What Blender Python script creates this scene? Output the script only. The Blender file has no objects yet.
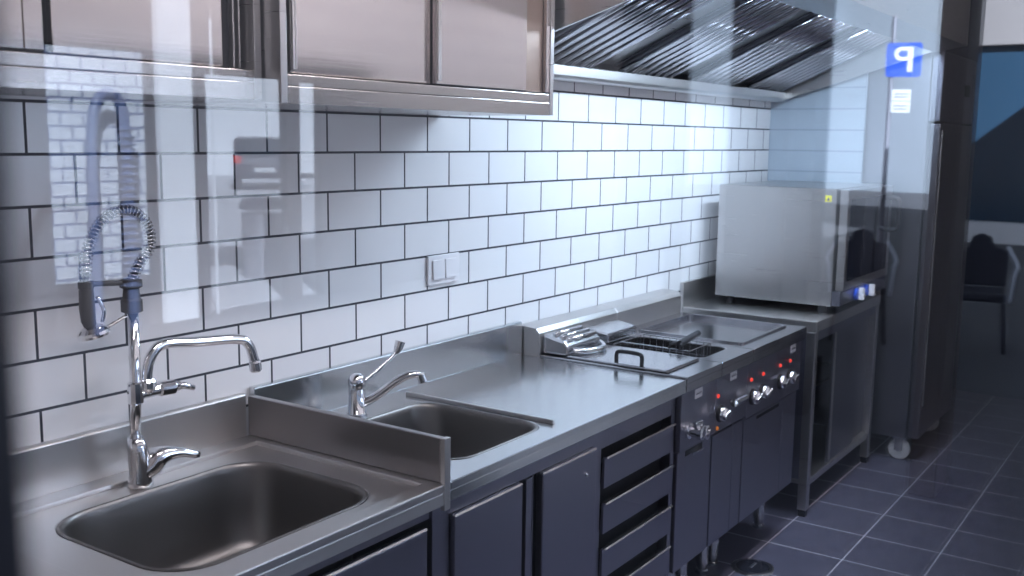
import bpy, bmesh, math, random
from mathutils import Vector, Matrix
random.seed(7)
PI = math.pi
scn = bpy.context.scene
COL = scn.collection

# ------------------------------------------------------------------ materials
PC, PH, SKY, SUN = 18.5, 23, .5, 30
def new_mat(name):
    m = bpy.data.materials.new(name); m.use_nodes = True
    nt = m.node_tree; nt.nodes.clear()
    out = nt.nodes.new('ShaderNodeOutputMaterial')
    return m, nt, out

def principled(name, col, rough=.5, metal=0., noise=0., nscale=(30, 30, 30), bump=0., emit=None, estr=0., coat=0., spec=None):
    m, nt, out = new_mat(name)
    b = nt.nodes.new('ShaderNodeBsdfPrincipled')
    nt.links.new(b.outputs[0], out.inputs[0])
    b.inputs['Base Color'].default_value = (*col, 1)
    b.inputs['Roughness'].default_value = rough
    b.inputs['Metallic'].default_value = metal
    if coat: b.inputs['Coat Weight'].default_value = coat
    if spec is not None: b.inputs['Specular IOR Level'].default_value = spec
    if emit:
        b.inputs['Emission Color'].default_value = (*emit, 1); b.inputs['Emission Strength'].default_value = estr
    if noise or bump:
        tc = nt.nodes.new('ShaderNodeTexCoord'); mp = nt.nodes.new('ShaderNodeMapping')
        mp.inputs['Scale'].default_value = nscale
        nz = nt.nodes.new('ShaderNodeTexNoise'); nz.inputs['Scale'].default_value = 1; nz.inputs['Detail'].default_value = 3
        nt.links.new(tc.outputs['Object'], mp.inputs[0]); nt.links.new(mp.outputs[0], nz.inputs['Vector'])
        if noise:
            mr = nt.nodes.new('ShaderNodeMapRange')
            mr.inputs['To Min'].default_value = max(.02, rough - noise); mr.inputs['To Max'].default_value = rough + noise
            nt.links.new(nz.outputs[0], mr.inputs[0]); nt.links.new(mr.outputs[0], b.inputs['Roughness'])
        if bump:
            bp = nt.nodes.new('ShaderNodeBump'); bp.inputs['Strength'].default_value = bump; bp.inputs['Distance'].default_value = .002
            nt.links.new(nz.outputs[0], bp.inputs['Height']); nt.links.new(bp.outputs[0], b.inputs['Normal'])
    return m

STEEL = principled('brushed_steel', (.56, .55, .55), .3, 1, .07, (4, 4, 160), .04)
STEELX = principled('brushed_steel_lengthwise', (.64, .62, .61), .34, 1, .06, (3, 160, 160), .03)
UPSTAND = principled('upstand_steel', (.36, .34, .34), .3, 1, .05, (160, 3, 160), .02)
RAIL = principled('rail_steel', (.44, .41, .39), .26, 1, .04, (3, 160, 160), .02)
STEELTOP = principled('worktop_steel', (.60, .62, .64), .2, 1, .06, (6, 120, 20), .03)
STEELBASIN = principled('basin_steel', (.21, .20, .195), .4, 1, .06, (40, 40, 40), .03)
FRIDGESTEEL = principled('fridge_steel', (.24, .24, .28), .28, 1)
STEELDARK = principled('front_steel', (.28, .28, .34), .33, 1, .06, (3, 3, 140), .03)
STEELGLOSS = principled('cabinet_steel', (.60, .56, .55), .13, 1, .03, (4, 4, 120), .02)
CHROME = principled('chrome', (.78, .78, .80), .07, 1)
CHROMEDULL = principled('dull_chrome', (.62, .62, .64), .2, 1)
BLACK = principled('black_plastic', (.012, .012, .016), .4)
DARK = principled('recess_shade', (.02, .02, .024), .7)  # near-black colour stands in for shade inside gaps and recesses
RUBBER = principled('grey_rubber', (.05, .05, .055), .7)
WHITEP = principled('white_plastic', (.78, .76, .78), .35)
WHEEL = principled('pale_wheel', (.55, .55, .58), .5)
BLUEP = principled('blue_plastic', (.02, .08, .55), .35)
YELLOW = principled('yellow_sticker', (.85, .75, .03), .5)
LABELM = principled('silver_label', (.88, .86, .88), .5)
LABELT = principled('label_print', (.08, .08, .1), .6)
REDLAMP = principled('red_lamp', (.8, .05, .03), .3, emit=(1, .08, .06), estr=.7)
ORANGE = principled('orange_lamp', (.7, .22, .04), .3, emit=(1, .3, .05), estr=.25)
DARKGLASS = principled('dark_oven_glass', (.012, .013, .02), .06, 0)
FRAMEM = principled('dark_window_frame', (.012, .013, .022), .4)
PLASTER = principled('white_plaster', (.78, .76, .75), .8, bump=.2, nscale=(20, 20, 20))
DARKWALL = principled('dark_blue_wall', (.03, .04, .07), .35)
OIL = principled('fryer_oil_tank', (.10, .09, .085), .2, .9)
FILTERM = principled('filter_backing', (.10, .10, .12), .35, 1)
BAFFLE = principled('baffle_steel', (.5, .5, .54), .12, 1)
GRIDDLE = principled('polished_griddle', (.5, .5, .53), .16, 1, .05, (5, 60, 60), .02)

def tile_material(name, ax, z0, w=.21, h=.105, mortar=.0034, c1=(.76, .75, .77), c2=(.80, .79, .80), cm=(.02, .022, .035)):
    m, nt, out = new_mat(name); N = nt.nodes; L = nt.links
    b = N.new('ShaderNodeBsdfPrincipled'); L.new(b.outputs[0], out.inputs[0])
    g = N.new('ShaderNodeNewGeometry'); s = N.new('ShaderNodeSeparateXYZ'); L.new(g.outputs['Position'], s.inputs[0])
    sub = N.new('ShaderNodeMath'); sub.operation = 'SUBTRACT'; sub.inputs[1].default_value = z0; L.new(s.outputs[2], sub.inputs[0])
    add = N.new('ShaderNodeMath'); add.operation = 'ADD'; add.inputs[1].default_value = 21.0; L.new(s.outputs[ax], add.inputs[0])
    addz = N.new('ShaderNodeMath'); addz.operation = 'ADD'; addz.inputs[1].default_value = 2.1; L.new(sub.outputs[0], addz.inputs[0])
    c = N.new('ShaderNodeCombineXYZ'); L.new(add.outputs[0], c.inputs[0]); L.new(addz.outputs[0], c.inputs[1])
    br = N.new('ShaderNodeTexBrick'); L.new(c.outputs[0], br.inputs['Vector'])
    br.offset = .5; br.offset_frequency = 2; br.squash = 1
    br.inputs['Scale'].default_value = 1; br.inputs['Brick Width'].default_value = w; br.inputs['Row Height'].default_value = h
    br.inputs['Mortar Size'].default_value = mortar; br.inputs['Mortar Smooth'].default_value = .15; br.inputs['Bias'].default_value = 0
    br.inputs['Color1'].default_value = (*c1, 1); br.inputs['Color2'].default_value = (*c2, 1)
    br.inputs['Mortar'].default_value = (*cm, 1)
    L.new(br.outputs['Color'], b.inputs['Base Color'])
    mr = N.new('ShaderNodeMapRange'); mr.inputs['To Min'].default_value = .14; mr.inputs['To Max'].default_value = .8
    L.new(br.outputs['Fac'], mr.inputs[0]); L.new(mr.outputs[0], b.inputs['Roughness'])
    inv = N.new('ShaderNodeMath'); inv.operation = 'SUBTRACT'; inv.inputs[0].default_value = 1; L.new(br.outputs['Fac'], inv.inputs[1])
    nz = N.new('ShaderNodeTexNoise'); nz.inputs['Scale'].default_value = 9; nz.inputs['Detail'].default_value = 2; L.new(g.outputs['Position'], nz.inputs['Vector'])
    ma = N.new('ShaderNodeMath'); ma.operation = 'MULTIPLY_ADD'; ma.inputs[1].default_value = .25; L.new(nz.outputs[0], ma.inputs[0]); L.new(inv.outputs[0], ma.inputs[2])
    bp = N.new('ShaderNodeBump'); bp.inputs['Strength'].default_value = .35; bp.inputs['Distance'].default_value = .002
    L.new(ma.outputs[0], bp.inputs['Height']); L.new(bp.outputs[0], b.inputs['Normal'])
    return m

def floor_material():
    m, nt, out = new_mat('slate_floor_tiles'); N = nt.nodes; L = nt.links
    b = N.new('ShaderNodeBsdfPrincipled'); L.new(b.outputs[0], out.inputs[0])
    g = N.new('ShaderNodeNewGeometry'); mp = N.new('ShaderNodeMapping'); L.new(g.outputs['Position'], mp.inputs[0])
    mp.inputs['Location'].default_value = (FX, FY, 0)
    br = N.new('ShaderNodeTexBrick'); L.new(mp.outputs[0], br.inputs['Vector'])
    br.offset = 0; br.offset_frequency = 2
    br.inputs['Scale'].default_value = 1; br.inputs['Brick Width'].default_value = .297; br.inputs['Row Height'].default_value = .297
    br.inputs['Mortar Size'].default_value = .0028; br.inputs['Mortar Smooth'].default_value = .2
    br.inputs['Color1'].default_value = (.064, .064, .104, 1); br.inputs['Color2'].default_value = (.08, .08, .122, 1)
    br.inputs['Mortar'].default_value = (.52, .52, .60, 1)
    nz = N.new('ShaderNodeTexNoise'); nz.inputs['Scale'].default_value = 14; nz.inputs['Detail'].default_value = 6; L.new(g.outputs['Position'], nz.inputs['Vector'])
    mx = N.new('ShaderNodeMixRGB'); mx.blend_type = 'MULTIPLY'; mx.inputs[0].default_value = .3
    L.new(br.outputs['Color'], mx.inputs[1]); L.new(nz.outputs[0], mx.inputs[2]); L.new(mx.outputs[0], b.inputs['Base Color'])
    b.inputs['Roughness'].default_value = .42
    bp = N.new('ShaderNodeBump'); bp.inputs['Strength'].default_value = .25; bp.inputs['Distance'].default_value = .003
    L.new(nz.outputs[0], bp.inputs['Height']); L.new(bp.outputs[0], b.inputs['Normal'])
    return m
FX, FY = 30 * .297 - 2.28, 20 * .297 + .893

def glass_material():
    """Clear float glass: straight-through transmission plus the surface reflection of ordinary glass."""
    m, nt, out = new_mat('shop_window_glass'); N = nt.nodes; L = nt.links
    g = N.new('ShaderNodeNewGeometry')
    d = N.new('ShaderNodeVectorMath'); d.operation = 'DOT_PRODUCT'; L.new(g.outputs['Normal'], d.inputs[0]); L.new(g.outputs['Incoming'], d.inputs[1])
    a = N.new('ShaderNodeMath'); a.operation = 'ABSOLUTE'; L.new(d.outputs['Value'], a.inputs[0])
    o = N.new('ShaderNodeMath'); o.operation = 'SUBTRACT'; o.inputs[0].default_value = 1; L.new(a.outputs[0], o.inputs[1])
    p = N.new('ShaderNodeMath'); p.operation = 'POWER'; p.inputs[1].default_value = 5; L.new(o.outputs[0], p.inputs[0])
    f = N.new('ShaderNodeMath'); f.operation = 'MULTIPLY_ADD'; f.inputs[1].default_value = .96; f.inputs[2].default_value = .04; L.new(p.outputs[0], f.inputs[0])
    t = N.new('ShaderNodeBsdfTransparent'); t.inputs[0].default_value = (.965, .98, 1, 1)
    gl = N.new('ShaderNodeBsdfGlossy'); gl.inputs['Roughness'].default_value = 0; gl.inputs[0].default_value = (1, 1, 1, 1)
    mx = N.new('ShaderNodeMixShader'); L.new(f.outputs[0], mx.inputs[0]); L.new(t.outputs[0], mx.inputs[1]); L.new(gl.outputs[0], mx.inputs[2])
    L.new(mx.outputs[0], out.inputs[0])
    return m

def emitter(name, col, s):
    m, nt, out = new_mat(name)
    e = nt.nodes.new('ShaderNodeEmission'); e.inputs[0].default_value = (*col, 1); e.inputs[1].default_value = s
    nt.links.new(e.outputs[0], out.inputs[0]); return m

# ------------------------------------------------------------------ mesh helpers
WLOC = {}
def mk(): return bmesh.new()

def box(bm, x0, x1, y0, y1, z0, z1):
    vs = [bm.verts.new((x, y, z)) for x in (x0, x1) for y in (y0, y1) for z in (z0, z1)]
    for f in ((0, 1, 3, 2), (4, 6, 7, 5), (0, 4, 5, 1), (2, 3, 7, 6), (0, 2, 6, 4), (1, 5, 7, 3)):
        bm.faces.new([vs[i] for i in f])
    return bm

def prism(bm, pts, axis, a, b):
    """extrude a 2D outline along an axis; pts in the two remaining axes' order."""
    def P(p, t):
        if axis == 'x': return (t, p[0], p[1])
        if axis == 'y': return (p[0], t, p[1])
        return (p[0], p[1], t)
    A = [bm.verts.new(P(p, a)) for p in pts]; B = [bm.verts.new(P(p, b)) for p in pts]
    n = len(pts)
    bm.faces.new(A); bm.faces.new(B[::-1])
    for i in range(n): bm.faces.new((A[i], B[i], B[(i + 1) % n], A[(i + 1) % n]))
    return bm

def tube(bm, path, rad, seg=12, cap=True):
    path = [Vector(p) for p in path]; n = len(path)
    if not hasattr(rad, '__len__'): rad = [rad] * n
    t = [(path[min(i + 1, n - 1)] - path[max(i - 1, 0)]).normalized() for i in range(n)]
    up = Vector((0, 0, 1)) if abs(t[0].z) < .9 else Vector((1, 0, 0))
    u = t[0].cross(up).normalized(); rings = []
    for i in range(n):
        u = (u - t[i] * u.dot(t[i])).normalized(); v = t[i].cross(u)
        rings.append([bm.verts.new(path[i] + (u * math.cos(2 * PI * k / seg) + v * math.sin(2 * PI * k / seg)) * rad[i]) for k in range(seg)])
    for a, b in zip(rings, rings[1:]):
        for k in range(seg): bm.faces.new((a[k], a[(k + 1) % seg], b[(k + 1) % seg], b[k]))
    if cap: bm.faces.new(rings[0][::-1]); bm.faces.new(rings[-1])
    return bm

def lathe(bm, base, axis, prof, seg=24):
    """prof: (distance along axis, radius) pairs."""
    base = Vector(base); axis = Vector(axis).normalized()
    up = Vector((0, 0, 1)) if abs(axis.z) < .9 else Vector((1, 0, 0))
    u = axis.cross(up).normalized(); v = axis.cross(u); rings = []
    for d, r in prof:
        r = max(r, 1e-4)
        rings.append([bm.verts.new(base + axis * d + (u * math.cos(2 * PI * k / seg) + v * math.sin(2 * PI * k / seg)) * r) for k in range(seg)])
    for a, b in zip(rings, rings[1:]):
        for k in range(seg): bm.faces.new((a[k], a[(k + 1) % seg], b[(k + 1) % seg], b[k]))
    bm.faces.new(rings[0][::-1]); bm.faces.new(rings[-1])
    return bm

def smooth_path(pts, n=8):
    pts = [Vector(p) for p in pts]; out = []
    P = [pts[0] * 2 - pts[1]] + pts + [pts[-1] * 2 - pts[-2]]
    for i in range(1, len(P) - 2):
        for k in range(n):
            t = k / n
            a, b, c, d = P[i - 1], P[i], P[i + 1], P[i + 2]
            out.append(.5 * ((2 * b) + (c - a) * t + (2 * a - 5 * b + 4 * c - d) * t * t + (3 * b - a - 3 * c + d) * t ** 3))
    out.append(pts[-1]); return out

def rrect(x0, x1, y0, y1, r, n=6):
    pts = []
    for cx, cy, a0 in ((x1 - r, y1 - r, 0), (x0 + r, y1 - r, 90), (x0 + r, y0 + r, 180), (x1 - r, y0 + r, 270)):
        for k in range(n + 1):
            a = math.radians(a0 + 90 * k / n); pts.append((cx + r * math.cos(a), cy + r * math.sin(a)))
    return pts

def thing(name, label, cat, loc, group=None, kind=None):
    o = bpy.data.objects.new(name, None); COL.objects.link(o); o.location = loc; o.empty_display_size = .05
    WLOC[o.name] = Vector(loc); tag(o, label, cat, group, kind); return o

def tag(o, label=None, cat=None, group=None, kind=None):
    if label: o['label'] = label
    if cat: o['category'] = cat
    if group: o['group'] = group
    if kind: o['kind'] = kind
    return o

def obj(name, bm, mat, parent=None, bev=0., smooth=False, loc=None, label=None, segs=2):
    me = bpy.data.meshes.new(name)
    bmesh.ops.recalc_face_normals(bm, faces=bm.faces)
    base = WLOC[parent.name] if parent else Vector(loc or (0, 0, 0))
    bmesh.ops.translate(bm, verts=bm.verts, vec=-base)
    bm.to_mesh(me); bm.free()
    o = bpy.data.objects.new(name, me); COL.objects.link(o)
    mats = mat if isinstance(mat, (list, tuple)) else [mat]
    for m in mats: me.materials.append(m)
    WLOC[o.name] = base
    if parent: o.parent = parent
    else: o.location = base
    if smooth: me.shade_smooth()
    if bev:
        b = o.modifiers.new('bevel', 'BEVEL'); b.width = bev; b.segments = segs; b.limit_method = 'ANGLE'; b.angle_limit = math.radians(40)
    if label: o['label'] = label
    return o

def struct(name, bm, mat, bev=0.):
    o = obj(name, bm, mat, bev=bev); o['kind'] = 'structure'; return o

def sheet_with_hole(bm, outer, inner, z):
    vo = [bm.verts.new((x, y, z)) for x, y in outer]; vi = [bm.verts.new((x, y, z)) for x, y in inner]
    ed = [bm.edges.new((v[i], v[(i + 1) % len(v)])) for v in (vo, vi) for i in range(len(v))]
    bmesh.ops.triangle_fill(bm, use_beauty=True, use_dissolve=False, edges=ed)
    return vo, vi

def basin_mesh(x0, x1, y0, y1, z, depth, r=.075):
    bm = mk(); loops = []
    prof = [(-.008, 0), (-.004, .0025), (0, 0), (.003, -.006), (.005, -.016), (.014, -depth * .5), (.022, -depth * .85), (.034, -depth * .96), (.06, -depth)]
    for ins, dz in prof:
        loops.append([bm.verts.new((px, py, z + dz)) for px, py in rrect(x0 + ins, x1 - ins, y0 + ins, y1 - ins, max(r - ins * .4, .02), 8)])
    for a, b in zip(loops, loops[1:]):
        n = len(a)
        for k in range(n): bm.faces.new((a[k], a[(k + 1) % n], b[(k + 1) % n], b[k]))
    bm.faces.new(loops[-1])
    return bm

def slab_frame(bm, outer, inner, z0, z1):
    """flat plate with a hole, with thickness."""
    vo, vi = sheet_with_hole(bm, outer, inner, z1)
    for v in (vo, vi):
        lo = [bm.verts.new((p.co.x, p.co.y, z0)) for p in v]
        for i in range(len(v)): bm.faces.new((v[i], v[(i + 1) % len(v)], lo[(i + 1) % len(v)], lo[i]))

def rect(x0, x1, y0, y1): return [(x0, y0), (x1, y0), (x1, y1), (x0, y1)]

# ------------------------------------------------------------------ camera
CX, CY, CZ = -1.5719, -1.9672, 1.6
def cam_axes(a, b, c):
    ca, sa, cb, sb, cc, sc = math.cos(a), math.sin(a), math.cos(b), math.sin(b), math.cos(c), math.sin(c)
    f = Vector((sa * cb, ca * cb, sb)); r = Vector((ca, -sa, 0)); u = r.cross(f)
    return cc * r + sc * u, -sc * r + cc * u, f
r_, u_, f_ = cam_axes(.9698, -.1455, .0136)
cd = bpy.data.cameras.new('camera'); cam = bpy.data.objects.new('camera', cd); COL.objects.link(cam)
cam.matrix_world = Matrix(((r_.x, u_.x, -f_.x, CX), (r_.y, u_.y, -f_.y, CY), (r_.z, u_.z, -f_.z, CZ), (0, 0, 0, 1)))
cd.sensor_width = 36; cd.lens = 1027.2 / 1024 * 36; cd.clip_start = .02; cd.clip_end = 400
cd.dof.use_dof = True; cd.dof.focus_distance = 2.7; cd.dof.aperture_fstop = 4.5
scn.camera = cam

# ------------------------------------------------------------------ the room
GY = -1.75          # plane of the shop window
EX = 3.654          # end wall
T0 = 1.5538 - .105  # tile course origin
TILE = tile_material('white_metro_tiles', 0, T0)
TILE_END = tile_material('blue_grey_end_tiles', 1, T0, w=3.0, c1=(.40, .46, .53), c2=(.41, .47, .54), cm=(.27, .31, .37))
struct('floor', box(mk(), -2.6, 6.2, GY - .06, .1, -.1, 0), floor_material())
struct('wall_back', box(mk(), -2.6, 6.2, 0, .15, 0, 2.8), TILE)
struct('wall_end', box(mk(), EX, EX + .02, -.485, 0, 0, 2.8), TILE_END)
struct('wall_side', box(mk(), -2.75, -2.6, GY, .15, 0, 2.8), PLASTER)
struct('wall_far', box(mk(), 5.5, 5.65, GY, .1, 0, 2.8), DARKWALL)
struct('ceiling', box(mk(), -2.75, 6.2, GY - .1, .15, 2.8, 2.95), PLASTER)
WX0, WX1, WZ1 = -1.467, 1.6, 1.865
struct('wall_front', box(box(box(mk(), -2.75, WX0 - .06, GY - .1, GY + .02, 0, 2.8), WX1 + .06, 6.2, GY - .1, GY + .02, 0, 2.8), WX0 - .06, WX1 + .06, GY - .1, GY + .02, WZ1, 2.8), TILE)
# shop window
w = thing('window_1', 'wide clear shop window the kitchen is seen through', 'window', ((WX0 + WX1) / 2, GY, 0), kind='structure')
b = mk(); box(b, WX0 - .06, WX0, GY - .035, GY + .03, 0, WZ1); box(b, WX1, WX1 + .06, GY - .035, GY + .03, 0, WZ1)
box(b, WX0, WX1, GY - .035, GY + .03, 0, .12); box(b, WX0, WX1, GY - .035, GY + .03, WZ1 - .045, WZ1)
obj('frame', b, FRAMEM, w, bev=.004)
obj('pane', box(mk(), WX0 + .001, WX1 - .001, GY - .004, GY + .004, .121, WZ1 - .046), glass_material(), w)

# ------------------------------------------------------------------ wall cabinets
def wall_cabinet(x0, x1, yf, zb, label, pieces, zt=2.42):
    t = thing('wall_cabinet', label, 'cabinet', ((x0 + x1) / 2, yf / 2, zb), 'steel wall cabinets over the sinks')
    b = mk()
    box(b, x0, x0 + .018, yf - .001, -.002, zb + .0005, zt); box(b, x1 - .018, x1, yf - .001, -.002, zb + .0005, zt)
    box(b, x0 + .018, x1 - .018, yf + .03, -.002, zt - .02, zt); box(b, x0 + .018, x1 - .018, -.014, -.002, zb + .05, zt - .02)
    box(b, x0 + .018, x1 - .018, yf + .03, -.014, zb + .03, zb + .045)
    obj('body', b, STEEL, t, bev=.0015)
    b = mk(); box(b, x0 + .0185, x1 - .0185, yf + .001, yf + .03, zb + .036, zb + .058); box(b, x0 + .0185, x1 - .0185, yf, -.002, zb, zb + .0345)
    obj('bottom_rail', b, RAIL, t, bev=.001)
    obj('top_rail', box(mk(), x0, x1, yf, yf + .03, zt + .0005, zt + .04), STEELGLOSS, t, bev=.002)
    obj('track_shade_sheet', box(mk(), x0 + .02, x1 - .02, yf + .05, yf + .055, zb + .0585, zt - .001), DARK, t)  # near-black sheet painting the shade behind the door gaps
    for k, (name, a, c, dy, m) in enumerate(pieces):
        b = mk(); box(b, a, c, yf + dy, yf + dy + .014, zb + .0625, zt - .004)
        d = obj(name, b, m, t, bev=.002)
        if name == 'door' and x0 < -1:
            if k == 0: obj('edge_strip', box(mk(), c - .034, c - .001, yf + dy - .003, yf + dy - .0005, zb + .0635, zt - .006), STEELGLOSS, d, bev=.001)
        elif name == 'door':
            obj('edge_handle', box(box(mk(), a + .001, a + .007, yf + dy - .006, yf + dy - .0005, zb + .07, zt - .02), a + .0105, a + .0145, yf + dy - .004, yf + dy - .0005, zb + .07, zt - .02), STEELX, d)
    return t
wall_cabinet(-1.35, -.118, -.35, 1.668, 'steel wall cabinet with sliding doors over the spray tap, nearer the window frame',
    [('door', -1.33, -.583, .004, STEELGLOSS), ('door', -.556, -.196, .022, STEELGLOSS), ('guide_strip', -.163, -.158, .03, STEELX), ('guide_strip', -.148, -.144, .03, STEELX)])
wall_cabinet(-.113, .905, -.40, 1.662, 'steel wall cabinet with sliding doors beside the extractor hood',
    [('guide_strip', -.082, -.077, .03, STEELX), ('door', -.066, .385, .02, STEELGLOSS), ('door', .388, .776, .004, STEELGLOSS),
     ('handle_profile', .778, .866, .012, principled('bronze_steel', (.42, .33, .28), .3, 1)), ('stile', .868, .886, .001, STEELGLOSS)])

# ------------------------------------------------------------------ spray sink unit
ZT = .856
YB, YF = -.002, -.645
def legs(t, pts, h, r=.02):
    for x, y in pts:
        b = mk(); lathe(b, (x, y, 0), (0, 0, 1), [(0, r * 1.05), (.012, r * 1.05), (.014, r * .8), (.035, r * .8), (.037, r), (h, r)], 16)
        obj('leg', b, CHROMEDULL, t, smooth=False)

def chamfer(y, z): return [(y, z), (y, z + .0006), (y + .0034, z + .004), (y + .012, z + .004), (y + .012, z)]  # bright edge strips added, slanted to catch light as highlight lines

def worktop(t, x0, x1, hole, zbs, deck=None, lip=.044):
    b = mk(); slab_frame(b, rect(x0, x1, YF, -.022), rrect(*hole, .075, 8), ZT - .018, ZT)
    prism(b, [(YF, ZT - lip), (YF + .012, ZT - lip), (YF + .012, ZT - .0185), (YF + .002, ZT - .0185)], 'x', x0, x1)
    o = obj('worktop', b, STEELTOP, t, bev=.003)
    b = mk(); prism(b, [(-.022, ZT - .02), (-.022, zbs - .004), (-.018, zbs), (YB, zbs), (YB, ZT - .02)], 'x', x0, x1)
    obj('backsplash', b, STEELTOP, t, bev=.0015)
    return o

B1 = (-.522, .006, -.56, -.152)
t = thing('sink_unit', 'steel sink unit under the tall spray tap, with an upstand panel at its end', 'sink', (-.6, -.32, 0), 'steel sink units')
X0, X1 = -1.3, .128
b = mk(); slab_frame(b, rect(X0, X1, YF, -.022), rect(-.62, .085, -.6, -.078), ZT - .018, ZT)
slab_frame(b, rect(-.62, .085, -.6, -.078), rrect(B1[0] - .008, B1[1] + .008, B1[2] - .008, B1[3] + .008, .1032, 8), ZT - .022, ZT - .009)
prism(b, [(YF, ZT - .048), (YF + .012, ZT - .048), (YF + .012, ZT - .0185), (YF + .002, ZT - .0185)], 'x', X0, X1)
obj('worktop', b, STEELX, t, bev=.003)
b = mk(); prism(b, [(-.022, ZT - .02), (-.022, .958), (-.018, .962), (YB, .962), (YB, ZT - .02)], 'x', X0, .104)
obj('backsplash', b, STEELX, t, bev=.0015)
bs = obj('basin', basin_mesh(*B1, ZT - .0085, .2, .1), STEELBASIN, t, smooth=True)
b = mk(); lathe(b, ((B1[0] + B1[1]) / 2, -.36, ZT - .2075), (0, 0, 1), [(0, .045), (.003, .045), (.004, .036), (.0015, .034), (.0015, .001)], 24); obj('drain', b, CHROMEDULL, bs)
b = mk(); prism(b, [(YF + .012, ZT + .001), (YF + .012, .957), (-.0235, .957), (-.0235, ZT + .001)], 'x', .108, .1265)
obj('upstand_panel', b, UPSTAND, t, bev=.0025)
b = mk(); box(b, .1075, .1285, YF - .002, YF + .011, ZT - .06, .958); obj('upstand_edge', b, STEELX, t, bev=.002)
b = mk(); box(b, X0, X0 + .03, -.62, -.03, .15, ZT - .02); box(b, .098, .1265, -.62, -.03, .15, ZT - .02); box(b, X0 + .03, .098, -.612, -.6, .775, ZT - .05)
box(b, X0 + .03, .098, -.6, -.03, .15, .165); box(b, X0 + .03, .098, -.04, -.03, .165, .6)
obj('carcass', b, STEELDARK, t, bev=.001)
obj('door', box(mk(), -.56, .07, -.63, -.606, .16, .762), STEELDARK, t, bev=.003)
obj('door_edge', prism(mk(), chamfer(-.631, .7623), 'x', -.559, .069), CHROMEDULL, t)
obj('door', box(mk(), -1.26, -.575, -.618, -.604, .16, .762), STEELDARK, t, bev=.003)
legs(t, [(X0 + .05, -.57), (.075, -.57), (X0 + .05, -.08), (.075, -.08)], .15)

# spray tap
FYY = -.112
t = thing('spray_tap', 'tall chrome pre-rinse spray tap with a spring hose at the first sink', 'tap', (-.27, FYY, ZT - .0085), 'kitchen taps')
Zd = ZT - .0078
b = mk(); tube(b, [(-.268, FYY, Zd), (-.268, FYY, Zd + .01), (-.266, FYY, Zd + .03), (-.272, FYY, .93), (-.278, FYY, .958)], [.027, .0265, .025, .021, .016], 20)
obj('base_column', b, CHROME, t, smooth=True)
b = mk(); tube(b, smooth_path([(-.262, FYY - .002, Zd + .028), (-.247, FYY - .01, .888), (-.228, FYY - .018, .907), (-.19, FYY - .03, .908), (-.146, FYY - .04, .893)], 6),
    [.024] * 12 + [.0225, .021, .019, .017, .0155, .014, .0125, .0115, .0105, .010, .0095, .009, .008], 14)
obj('mixer_lever', b, CHROME, t, smooth=True)
b = mk(); tube(b, [(-.278, FYY, .95), (-.272, FYY, 1.04), (-.27, FYY, 1.24)], .0115, 16); obj('riser_pipe', b, CHROME, t, smooth=True)
b = mk(); lathe(b, (-.272, FYY, 1.03), (0, 0, 1), [(0, .014), (.003, .0165), (.045, .0165), (.048, .014)], 20); cv = obj('collar', b, CHROME, t, smooth=False)
b = mk(); lathe(b, (-.2725, FYY, 1.225), (0, 0, 1), [(0, .012), (.004, .022), (.028, .022), (.032, .018), (.052, .016), (.056, .023), (.07, .023), (.073, .016)], 24); obj('hose_ferrule', b, RUBBER, t)
# swing spout
b = mk(); tube(b, [(-0.2720, FYY, 1.045), (-0.2500, FYY - .004, 1.05), (-0.2140, FYY - .014, 1.054)], [.012, .012, .013], 14)
lathe(b, (-0.2240, FYY - .012, 1.054), (.985, -.15, .0), [(0, .0135), (.004, .017), (.035, .017), (.039, .012), (.05, .010)], 16)
obj('valve_body', b, CHROME, t, smooth=False, bev=0)
b = mk(); tube(b, smooth_path([(-0.2460, FYY - .008, 1.05), (-0.2480, FYY - .008, 1.09), (-0.2360, FYY - .01, 1.13), (-0.2040, FYY - .012, 1.15), (-0.1240, FYY - .02, 1.143), (-0.0240, FYY - .032, 1.135), (0.0060, FYY - .037, 1.118), (0.0220, FYY - .039, 1.075)], 7), .0115, 16)
sp = obj('swing_spout', b, CHROME, t, smooth=True)
b = mk(); lathe(b, (0.0215, FYY - .039, 1.078), (.1, 0, -1), [(0, .0125), (.004, .0145), (.022, .0145), (.026, .012)], 18); obj('spout_nozzle', b, CHROMEDULL, sp)
b = mk(); lathe(b, (-0.2460, FYY - .008, 1.055), (0, 0, 1), [(0, .014), (.006, .017), (.02, .017), (.026, .013)], 16); obj('spout_nut', b, CHROME, sp)
b = mk(); tube(b, [(-0.1840, FYY - .02, 1.053), (-0.1690, FYY - .026, 1.054), (-0.1460, FYY - .032, 1.045)], [.007, .008, .006], 12); obj('tap_handle', b, CHROME, t, smooth=True)
# hose with spring
hp = smooth_path([(-.27, FYY, 1.295), (-.252, FYY, 1.325), (-.222, FYY, 1.365), (-.232, FYY, 1.415), (-.277, FYY, 1.442), (-.33, FYY, 1.425), (-.365, FYY, 1.375), (-.378, FYY - .004, 1.315), (-.379, FYY - .006, 1.29)], 10)
b = mk(); tube(b, hp, .0065, 12); ho = obj('hose', b, RUBBER, t, smooth=True)
L = [0]
for p, q in zip(hp, hp[1:]): L.append(L[-1] + (q - p).length)
sp_pts = []; turns = 46; N = turns * 12; j = 0
Lmax = L[-1] * .93
for i in range(N + 1):
    s_ = Lmax * i / N
    while j < len(L) - 2 and L[j + 1] < s_: j += 1
    f = (s_ - L[j]) / max(1e-6, L[j + 1] - L[j]); p = hp[j].lerp(hp[j + 1], f); tn = (hp[j + 1] - hp[j]).normalized()
    u = tn.cross(Vector((0, 1, 0))).normalized(); v = tn.cross(u); a = 2 * PI * turns * i / N
    sp_pts.append(p + (u * math.cos(a) + v * math.sin(a)) * .0105)
b = mk(); tube(b, sp_pts, .002, 6); obj('spring', b, CHROMEDULL, t, smooth=True)
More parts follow.
